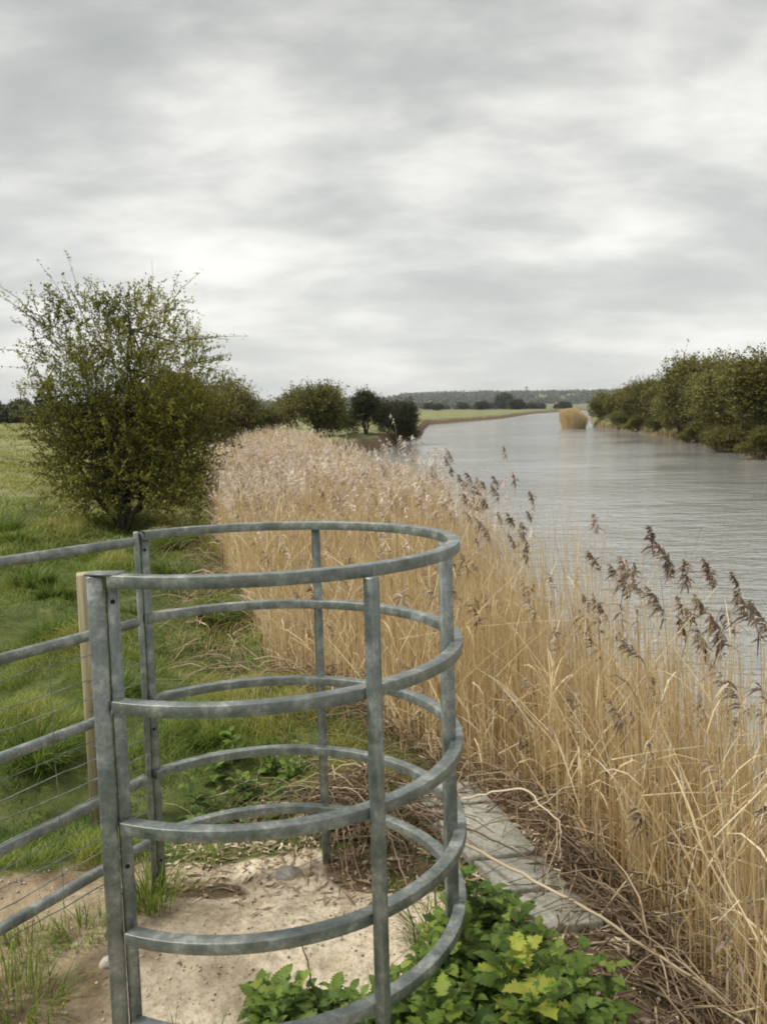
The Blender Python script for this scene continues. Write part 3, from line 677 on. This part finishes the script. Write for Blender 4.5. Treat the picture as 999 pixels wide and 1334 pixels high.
# ------------------------------------------------------------------ trees
def tree_mesh(lobes, ntw, tl, nleaf, ls, leafmat, H, base_r=.08, upb=.8, ndroop=0, nstems=6, trunk_h=.5, core=.6, spread=.3, twr=.004):
    """returns meshes trunk / twigs / crown (built at the origin)"""
    tr, tw, cr = MB(), MB(), MB()
    lob = np.array(lobes, float); vol = lob[:, 3] * lob[:, 4] * lob[:, 5]; pk = vol ** .8 * (lob[:, 6] if lob.shape[1] > 6 else 1); pk = pk / pk.sum()
    i = rng.choice(len(lob), ntw, p=pk); v = unit(rng.normal(0, 1, (ntw, 3))); rr = rng.random(ntw) ** core
    st = lob[i, :3] + v * rr[:, None] * lob[i, 3:6]
    st[:, 2] = np.maximum(st[:, 2], .08)
    out = unit(v * .8 + unit(st - np.array([0, 0, H * .25])) * .7)
    d = unit(out + np.array([0, 0, upb]) * rng.uniform(.2, 1.2, ntw)[:, None] + rng.normal(0, .35, (ntw, 3)))
    L = tl * rng.uniform(.5, 1.5, ntw); K = 5; t = np.linspace(0, 1, K)[None, :, None]
    bend = rng.normal(0, .25, (ntw, 3)); bend[:, 2] -= .1
    P = st[:, None, :] + d[:, None, :] * L[:, None, None] * t + bend[:, None, :] * L[:, None, None] * t ** 2
    tubes(tw, P, twr * np.linspace(1, .3, K)[None] * np.ones((ntw, 1)), 3, .3)
    m = ntw * nleaf; j = np.repeat(np.arange(ntw), nleaf); s = rng.uniform(.05, 1.02, m); f = s * (K - 1); k0 = np.clip(f.astype(int), 0, K - 2); fr = (f - k0)[:, None]
    C = P[j, k0] * (1 - fr) + P[j, k0 + 1] * fr + rng.normal(0, ls * .4, (m, 3))
    D = unit(d[j] * .5 + rng.normal(0, .8, (m, 3))); Nn = rng.normal(0, .6, (m, 3)) + np.array([0, 0, 1.])
    ck = 2.2 / H * 3
    clump = vnoise(st[:, 0] * ck + st[:, 1] * ck * .7, st[:, 2] * ck + st[:, 1] * ck * .4, 91)
    tone = (rng.normal(.42, .12, ntw) + .7 * (clump - .5))[j] + rng.normal(0, .12, m)
    leaves(cr, C, D, Nn, ls * rng.uniform(.7, 1.4, m), ls * rng.uniform(.5, .9, m), np.clip(tone, 0, 1))
    # limbs: from the stems to sub-branches that meet the twigs
    nl = nstems
    for k in range(nl):
        a = 6.28 * k / nl + rng.normal(0, .3); tgt = lob[rng.choice(len(lob), p=pk)]
        e = tgt[:3] + rng.normal(0, .35, 3) * tgt[3:6]; e[2] = min(max(e[2], H * .45) + H * .06, H * .86)
        b0 = np.array([math.cos(a), math.sin(a), 0]) * base_r * .7; tt = np.linspace(0, 1, 9)[:, None]
        c1 = b0 * 2 + np.array([0, 0, trunk_h])
        Q = (1 - tt) ** 2 * b0 + 2 * tt * (1 - tt) * (c1 + np.array([e[0] * spread, e[1] * spread, 0])) + tt ** 2 * e
        Q[1:-1] += rng.normal(0, .03 * H / 3, (7, 3)); Q[0, 2] = -.1
        tubes(tr, Q[None], (base_r * np.linspace(.75, .05, 9))[None], 7, .5)
        nb = 12
        for q_ in range(nb):
            f0 = rng.integers(3, 9); s0 = Q[f0]; kk = rng.integers(0, ntw, 12); best = kk[np.argmin(np.linalg.norm(st[kk] - s0, axis=1))]; e2 = st[best]
            mid = (s0 + e2) / 2 + rng.normal(0, .08 * H / 3, 3) + np.array([0, 0, -.03])
            u2 = np.linspace(0, 1, 5)[:, None]; B2 = (1 - u2) ** 2 * s0 + 2 * u2 * (1 - u2) * mid + u2 ** 2 * e2
            tubes(tr, B2[None], (base_r * .28 * np.linspace(1, .3, 5))[None], 4, .5)
    return tr, tw, cr
def make_tree(name, loc, rz, sc, parts, leafmat, label, cat, group=None, cache={}):
    o = empty(name, loc, rz); o.scale = sc if hasattr(sc, '__len__') else (sc, sc, sc)
    key = id(parts)
    if key not in cache:
        tr, tw, cr = parts
        cache[key] = [(tr.build('trunk', M_bark, o, smooth=True)), (tw.build('twigs', M_bark, o)), (cr.build('crown', leafmat, o))]
    else:
        for src, nm in zip(cache[key], ('trunk', 'twigs', 'crown')):
            c = src.copy(); col.objects.link(c); c.parent = o; c.name = nm
            if nm == 'crown' and src.data.materials[0] != leafmat:
                c.data = src.data.copy(); c.data.materials.clear(); c.data.materials.append(leafmat)
    tag(o, label, cat, group); return o
# the hawthorn beside the path
def haw():
    lob = [(0, 0, 1.5, 1.0, .9, .7, 1), (-.45, .1, 2.15, .75, .7, .6, .62), (.4, -.1, 2.25, .8, .7, .6, .62), (0, .2, 2.75, .6, .55, .4, .6), (-.85, 0, 2.75, .45, .4, .3, .7), (1.05, 0, 2.3, .35, .4, .3, .7),
           (.75, .1, 1.2, .75, .7, .6, 1.1), (-.6, 0, 1.0, .6, .6, .6, 1), (.45, -.2, .6, .9, .6, .42, .75), (-1.0, 0, 1.7, .4, .45, .4, .6), (1.1, .1, 1.75, .4, .45, .4, .6), (-.2, 0, .5, .8, .6, .35, .7), (.0, 0, 3.0, .9, .5, .2, .4),
           (-.45, -.2, .45, .55, .5, .3, .6), (.95, -.1, .55, .5, .5, .35, 1), (-.4, -.2, 1.4, .75, .5, .6, 1), (.5, -.3, 1.5, .7, .5, .5, 1), (.6, 0, 2.8, .4, .4, .3, .45)]
    return tree_mesh(lob, 2900, .33, 24, .035, M_haw, 3.1, .060, .8, 0, 18, .45, .75, .3, .0045)
hz = float(height(-3.42, 10.1))
parts = haw()
# a few long bare-tipped shoots sticking out of the top
tw, cr = parts[1], parts[2]
for (x0, z0, dx, dz) in ((-.9, 2.7, -.75, .65), (-.6, 2.9, -.45, .55), (.9, 2.55, .9, .25), (.7, 2.9, .4, .5), (.3, 3.0, .3, .55), (1.0, 2.2, .55, .15), (-.2, 3.0, -.1, .45), (-1.0, 2.3, -.55, .35), (.5, 3.0, .1, .5), (-.95, 1.9, -.5, .2), (1.05, 1.9, .6, .2)):
    for r_ in range(3):
        t = np.linspace(0, 1, 7); k = rng.uniform(.7, 1.05); dy = rng.normal(0, .3); j = rng.normal(0, .1, 2)
        P = np.stack([x0 + (dx + j[0]) * k * t, dy * t, z0 + (dz + j[1]) * k * t - .12 * t ** 2], -1) + np.cumsum(rng.normal(0, .012, (7, 3)), 0)
        tubes(tw, P[None], (.006 * np.linspace(1, .3, 7))[None], 4, .3)
        m = 46; s = rng.random(m) ** 1.2 * 6; k0 = np.clip(s.astype(int), 0, 5); fr = (s - k0)[:, None]; C = P[k0] * (1 - fr) + P[k0 + 1] * fr + rng.normal(0, .03, (m, 3))
        leaves(cr, C, rng.normal(0, 1, (m, 3)), rng.normal(0, 1, (m, 3)) + [0, 0, 1], .035 * rng.uniform(.7, 1.3, m), .024, np.clip(rng.normal(.55, .18, m), 0, 1))
make_tree('hawthorn_tree', (-3.28, 10.1, hz), 0, (.88, .88, .91), parts, M_haw, 'bushy hawthorn in fresh leaf on the grass beside the reeds', 'tree')

def bush_lobes(w, h, n, seed):
    r = np.random.default_rng(seed); L = []
    for k in range(n):
        a = r.uniform(0, 6.28); q = r.random() ** .6 * w * .62; hz_ = h * r.uniform(.25, .78) * (1 - .3 * q / w)
        L.append((q * math.cos(a), q * math.sin(a), hz_, w * r.uniform(.25, .42), w * r.uniform(.25, .42), h * r.uniform(.16, .26)))
    return L
protoA = tree_mesh(bush_lobes(2.3, 3.2, 12, 1), 2600, .45, 9, .105, M_willow, 3.2, .11, .9, 0, 6, .4, .55, .3, .009)
protoB = tree_mesh(bush_lobes(2.6, 3.6, 14, 4), 2600, .55, 9, .11, M_willow, 3.6, .12, 1.1, 0, 6, .5, .55, .3, .009)
protoC = tree_mesh(bush_lobes(2.0, 3.0, 9, 7), 1900, .6, 8, .10, M_willow, 3.0, .10, 1.3, 0, 7, .4, .6, .3, .009)
def T(name, x, y, rz, sc, pr, matl, lb, cat='tree', grp=None): return make_tree(name, (x, y, float(height(x, y)) - .05), rz, sc, pr, matl, lb, cat, grp)
# bushes on the left bank beyond the hawthorn
T('riverside_bush', -4.9, 19.5, .4, (.68, .68, .80), protoA, M_willow, 'green bush directly behind the right side of the hawthorn', 'bush', 'bushes along the left bank')
T('riverside_bush', -6.2, 33, 1.4, (.95, .95, .88), protoC, M_willow, 'low loose green bush in the gap right of the hawthorn', 'bush', 'bushes along the left bank')
T('riverside_bush', -4.0, 48, 2.0, (1.15, 1.15, .92), protoB, M_willow, 'rounded olive green bush rising over the pale reed heads', 'bush', 'bushes along the left bank')
T('riverside_bush', -1.0, 51, .4, (.76, .76, .92), protoA, M_dark, 'dark bush to the right of the rounded olive one', 'bush', 'bushes along the left bank')
T('riverside_bush', .95, 54, 2.4, (.70, .70, .86), protoB, M_dark, 'darkest bush at the end of the row, touching the water', 'bush', 'bushes along the left bank')
T('riverside_bush', -7.4, 45, 3.4, (1.0, 1.0, .75), protoC, M_willow, 'pale green bush just left of the rounded olive one', 'bush', 'bushes along the left bank')
# trees along the right bank
rt = [(19.0, 37, 1.25, .80, protoB, 'tall leafy willow at the right edge of the picture'), (18.9, 42.5, 1.25, .95, protoA, 'highest willow crown of the right bank, just in from the edge'), (20.0, 47.5, 1.1, 1.03, protoC, 'loose willow behind the highest crown on the right bank'),
      (20.9, 53, 1.2, 1.12, protoB, 'broad willow in the middle of the right bank row'), (22.6, 60, 1.15, 1.06, protoA, 'rounded willow left of the broad one on the right bank'),
      (24.0, 68, 1.1, .98, protoC, 'medium willow in the left half of the right bank row'), (24.6, 76, 1.05, .92, protoB, 'third willow from the far end of the right bank row'), (25.3, 85, 1.0, .90, protoA, 'second willow from the far end of the right bank row'),
      (25.9, 96, 1.0, .86, protoC, 'last small willow of the right bank row, by the reed clump')]
for k, (x, y, sx, sz, pr, lb) in enumerate(rt):
    T('willow_tree', x, y, k * 1.3, (sx * 1.15, sx * 1.15, sz * 1.3), pr, M_willow, lb, 'tree', 'willows along the right bank')
sh = [(16.7, 35.0, .6, .45), (17.6, 40.5, .65, .5), (18.9, 46, .6, .45), (19.9, 51, .6, .45), (21.2, 58, .6, .5), (22.7, 67, .6, .5), (23.4, 74, .6, .5), (24.2, 82, .6, .5)]
shl = ['nearest low shrub at the right bank waterline', 'second low shrub from the right edge at the waterline', 'third low shrub along the right bank waterline', 'fourth low shrub along the right bank waterline', 'fifth low shrub along the right bank waterline',
       'third low waterline shrub counted from the reed clump', 'second low waterline shrub counted from the reed clump', 'low shrub at the waterline nearest the reed clump']
for k, (x, y, sx, sz) in enumerate(sh):
    T('waterside_shrub', x, y, k * 2.1, (sx, sx, sz), (protoA, protoB, protoC)[k % 3], M_willow, shl[k], 'shrub', 'low shrubs at the right waterline')
# rough grass and dead sedge on the right bank
mb = MB(); n = 26000; y = rng.uniform(22, 100, n); x = xR(y) + rng.uniform(-.3, 5.5, n) ** 1.0
c = vnoise(x * .5, y * .35, 71); keep = rng.random(n) < .25 + c; x, y, c = x[keep], y[keep], c[keep]; n = len(x)
z = height(x, y); keep = z > WATER - .1; x, y, c = x[keep], y[keep], c[keep]; n = len(x)
blades(mb, x, y, rng.uniform(.25, .6, n) * (.6 + c), .05 * rng.uniform(.5, 1.2, n), rng.uniform(.1, .8, n), np.clip(.15 + .75 * c + rng.normal(0, .12, n), 0, 1), K=3)
tag(mb.build('bank_sedge', plant_mat('bank_sedge', [(0, (.07, .07, .03)), (.4, (.14, .13, .05)), (.7, (.27, .22, .11)), (1, (.42, .34, .2))], .25)), 'rough grass and dead sedge on the right bank', 'sedge', kind='stuff')
# far hedges and trees
farp = tree_mesh(bush_lobes(2.4, 3.4, 10, 11), 500, .7, 8, .34, M_wood_far, 3.4, .12, .9, 0, 4, .5, .5, .3, .02)
for k in range(30):
    y = rng.uniform(380, 950); az = rng.uniform(.03, .27); x = y * az
    if x > xT(y) - 4: x = xT(y) - rng.uniform(5, 40)
    s = rng.uniform(.8, 1.5)
    T('hedgerow_tree', x, y, rng.uniform(0, 6), (s * 1.5, s * 1.5, s), farp, M_wood_far, 'small distant hedgerow tree on the flat land below the hills', 'tree', 'distant hedgerow trees beyond the river bend')
T('field_tree', 78, 520, 1, (2.8, 2.8, 2.9), farp, M_wood_far, 'round dark tree at the head of the river, below the hills', 'tree')
for k in range(26):
    y = 118 + rng.normal(0, 4); x = -y * (.33 + .0145 * k)
    s = rng.uniform(.55, .8); T('hedge_bush', x, y, rng.uniform(0, 6), (s * 1.5, s * 1.5, s), farp, M_wood_far, 'dark bush of the hedge across the left field', 'bush', 'hedge across the left field')
for k in range(5):
    y = 190 + rng.normal(0, 14); x = -y * (.41 + .035 * k)
    T('field_tree', x, y, rng.uniform(0, 6), (1.3, 1.3, 1.35), farp, M_wood_far, 'grey green tree rising behind the hedge at the left edge', 'tree', 'trees behind the left hedge')
# woodland on the far hills
mb = MB(); n = 5200
y = rng.uniform(1150, 3200, n); x = y * rng.uniform(-.6, .5, n)
keep = vnoise(x / 260, y / 330, 81) > .33; x, y = x[keep], y[keep]; z = height(x, y); n = len(x)
m = 22; C = np.stack([x, y, z + 4], -1).repeat(m, 0); v = unit(rng.normal(0, 1, (n * m, 3))); C = C + v * np.array([9, 9, 5.0]) * rng.random((n * m, 1)) ** .4
leaves(mb, C, rng.normal(0, 1, (n * m, 3)), rng.normal(0, 1, (n * m, 3)), rng.uniform(3.5, 6.5, n * m), rng.uniform(3, 5, n * m), np.clip(rng.normal(.4, .2, n)[np.repeat(np.arange(n), m)] + rng.normal(0, .12, n * m), 0, 1))
tag(mb.build('distant_woodland', M_wood_far), 'blue grey woods covering the low hills on the horizon', 'woodland', kind='stuff')
# pylon
m, nt, b = mat('pylon_steel'); b.inputs['Base Color'].default_value = (.16, .17, .18, 1); b.inputs['Roughness'].default_value = .7; M_py = m
px_, py_ = 218., 1230.; pyl = empty('electricity_pylon', (px_, py_, float(height(px_, py_)))); Hh = 33
mb = MB()
for sx in (-1, 1):
    for sy in (-1, 1): tubes(mb, [[(sx * 3, sy * 3, 0), (sx * .9, sy * .9, Hh * .6), (sx * .25, sy * .25, Hh)]], .28, 4)
for k in range(9):
    z0 = Hh * k / 9; z1 = Hh * (k + 1) / 9; w0 = np.interp(z0, [0, Hh * .6, Hh], [3, .9, .25]); w1 = np.interp(z1, [0, Hh * .6, Hh], [3, .9, .25])
    for sy in (-1, 1):
        tubes(mb, [[(-w0, sy * w0, z0), (w1, sy * w1, z1)], [(w0, sy * w0, z0), (-w1, sy * w1, z1)]], .15, 3)
mb.build('tower', M_py, pyl)
for z, w in ((Hh * .68, 4.6), (Hh * .80, 5.4), (Hh * .92, 3.8)):
    mb = MB(); tubes(mb, [[(-w, 0, z), (0, 0, z + .9), (w, 0, z)], [(-w, 0, z), (0, 0, z - .3), (w, 0, z)]], .18, 4); mb.build('cross_arm', M_py, pyl)
tag(pyl, 'tiny electricity pylon on the skyline above the river', 'pylon')

# ------------------------------------------------------------------ haze
def haze():
    mb = MB(); X0, X1, Y0, Y1, Z0, Z1 = -6100, 6100, -6100, 6100, -4, 140
    v = [(X0, Y0, Z0), (X1, Y0, Z0), (X1, Y1, Z0), (X0, Y1, Z0), (X0, Y0, Z1), (X1, Y0, Z1), (X1, Y1, Z1), (X0, Y1, Z1)]
    mb.add(v, [(0, 3, 2, 1), (4, 5, 6, 7), (0, 1, 5, 4), (1, 2, 6, 5), (2, 3, 7, 6), (3, 0, 4, 7)])
    m = bpy.data.materials.new('haze_air'); m.use_nodes = True; nt = m.node_tree; nt.nodes.clear()
    o = nt.nodes.new('ShaderNodeOutputMaterial'); p = nt.nodes.new('ShaderNodeVolumePrincipled'); p.inputs['Color'].default_value = (.86, .9, .95, 1); p.inputs['Density'].default_value = .00015
    nt.links.new(p.outputs[0], o.inputs['Volume'])
    tag(mb.build('haze', m), 'thin pale haze over the distant hills', 'haze', kind='stuff')
haze()

# ------------------------------------------------------------------ sky and sun
SUN_AZ, SUN_EL = R(-92), R(54)                 # high on the left, behind thin cloud
w = bpy.data.worlds.new('World'); scene.world = w; w.use_nodes = True
nt = w.node_tree; nt.nodes.clear(); out = nt.nodes.new('ShaderNodeOutputWorld')
sky = nt.nodes.new('ShaderNodeTexSky'); sky.sky_type = 'NISHITA'; sky.sun_disc = False; sky.sun_elevation = SUN_EL; sky.sun_rotation = SUN_AZ
bg1 = nt.nodes.new('ShaderNodeBackground'); bg1.inputs[1].default_value = .05; nt.links.new(sky.outputs[0], bg1.inputs[0])
tc = nt.nodes.new('ShaderNodeTexCoord'); sep = nt.nodes.new('ShaderNodeSeparateXYZ'); nt.links.new(tc.outputs['Generated'], sep.inputs[0])
def mth(op, a, b2=None, c2=None):
    n = nt.nodes.new('ShaderNodeMath'); n.operation = op
    for i, v in enumerate((a, b2, c2)):
        if v is None: continue
        if hasattr(v, 'is_linked'): nt.links.new(v, n.inputs[i])
        else: n.inputs[i].default_value = v
    return n.outputs[0]
zc = mth('ADD', mth('MAXIMUM', sep.outputs[2], 0.0), .26)
cmb = nt.nodes.new('ShaderNodeCombineXYZ'); nt.links.new(mth('DIVIDE', sep.outputs[0], zc), cmb.inputs[0]); nt.links.new(mth('DIVIDE', sep.outputs[1], zc), cmb.inputs[1])
def cloud(scale, detail, rough, rot, sc, loc, dist=.0):
    mp = nt.nodes.new('ShaderNodeMapping'); mp.inputs['Rotation'].default_value = (0, 0, rot); mp.inputs['Scale'].default_value = sc; mp.inputs['Location'].default_value = loc
    nt.links.new(cmb.outputs[0], mp.inputs[0])
    n = nt.nodes.new('ShaderNodeTexNoise'); n.inputs['Scale'].default_value = scale; n.inputs['Detail'].default_value = detail; n.inputs['Roughness'].default_value = rough; n.inputs['Distortion'].default_value = dist
    nt.links.new(mp.outputs[0], n.inputs['Vector']); return n.outputs['Fac']
c1 = cloud(1.35, 8, .5, .3, (.85, 1.15, 1), (5.3, 1.4, 0), .2)
c2 = cloud(4.2, 7, .55, .3, (.8, 1.2, 1), (7, 2, 0), .2)
f = mth('MULTIPLY_ADD', c2, .32, mth('MULTIPLY', c1, .68))
cc = ramp(nt, f, [(.36, (.215, .222, .216)), (.44, (.27, .275, .266)), (.50, (.345, .345, .33)), (.555, (.43, .424, .40)), (.64, (.55, .54, .505))])
# thinner, brighter cloud low on the horizon
hb = ramp(nt, sep.outputs[2], [(0.0, (1, 1, 1)), (.10, (.7,) * 3), (.4, (0, 0, 0))])
cc = mix(nt, mth('MULTIPLY', hb, .5), cc, (.50, .505, .48))
bg2 = nt.nodes.new('ShaderNodeBackground'); nt.links.new(cc, bg2.inputs[0]); bg2.inputs[1].default_value = .86
ms = nt.nodes.new('ShaderNodeMixShader'); ms.inputs[0].default_value = .94
nt.links.new(bg1.outputs[0], ms.inputs[1]); nt.links.new(bg2.outputs[0], ms.inputs[2]); nt.links.new(ms.outputs[0], out.inputs[0])
sl = bpy.data.lights.new('sun', 'SUN'); sl.energy = 1.5; sl.angle = R(14); sl.color = (1, .95, .87)
so = bpy.data.objects.new('sun', sl); col.objects.link(so)
dv = Vector((math.sin(SUN_AZ) * math.cos(SUN_EL), math.cos(SUN_AZ) * math.cos(SUN_EL), math.sin(SUN_EL)))
so.rotation_euler = dv.to_track_quat('Z', 'Y').to_euler(); so.location = (0, 0, 30)

# ------------------------------------------------------------------ camera
cd = bpy.data.cameras.new('camera'); cam = bpy.data.objects.new('camera', cd); col.objects.link(cam)
cd.sensor_fit = 'HORIZONTAL'; cd.sensor_width = 36; cd.lens = 36 * 1050 / 999; cd.clip_start = .05; cd.clip_end = 20000
rt_, fw_, up_ = CW[:, 0], CW[:, 1], CW[:, 2]
mw = Matrix(((rt_[0], up_[0], -fw_[0], 0), (rt_[1], up_[1], -fw_[1], 0), (rt_[2], up_[2], -fw_[2], HC), (0, 0, 0, 1)))
cam.matrix_world = mw; scene.camera = cam
scene.render.engine = 'CYCLES'
scene.view_settings.view_transform = 'Standard'; scene.view_settings.look = 'None'; scene.view_settings.exposure = 1.28; scene.view_settings.gamma = 1
scene.cycles.max_bounces = 8; scene.cycles.transparent_max_bounces = 8; scene.cycles.volume_bounces = 0; scene.cycles.use_denoising = True
scene.cycles.filter_width = 1.9
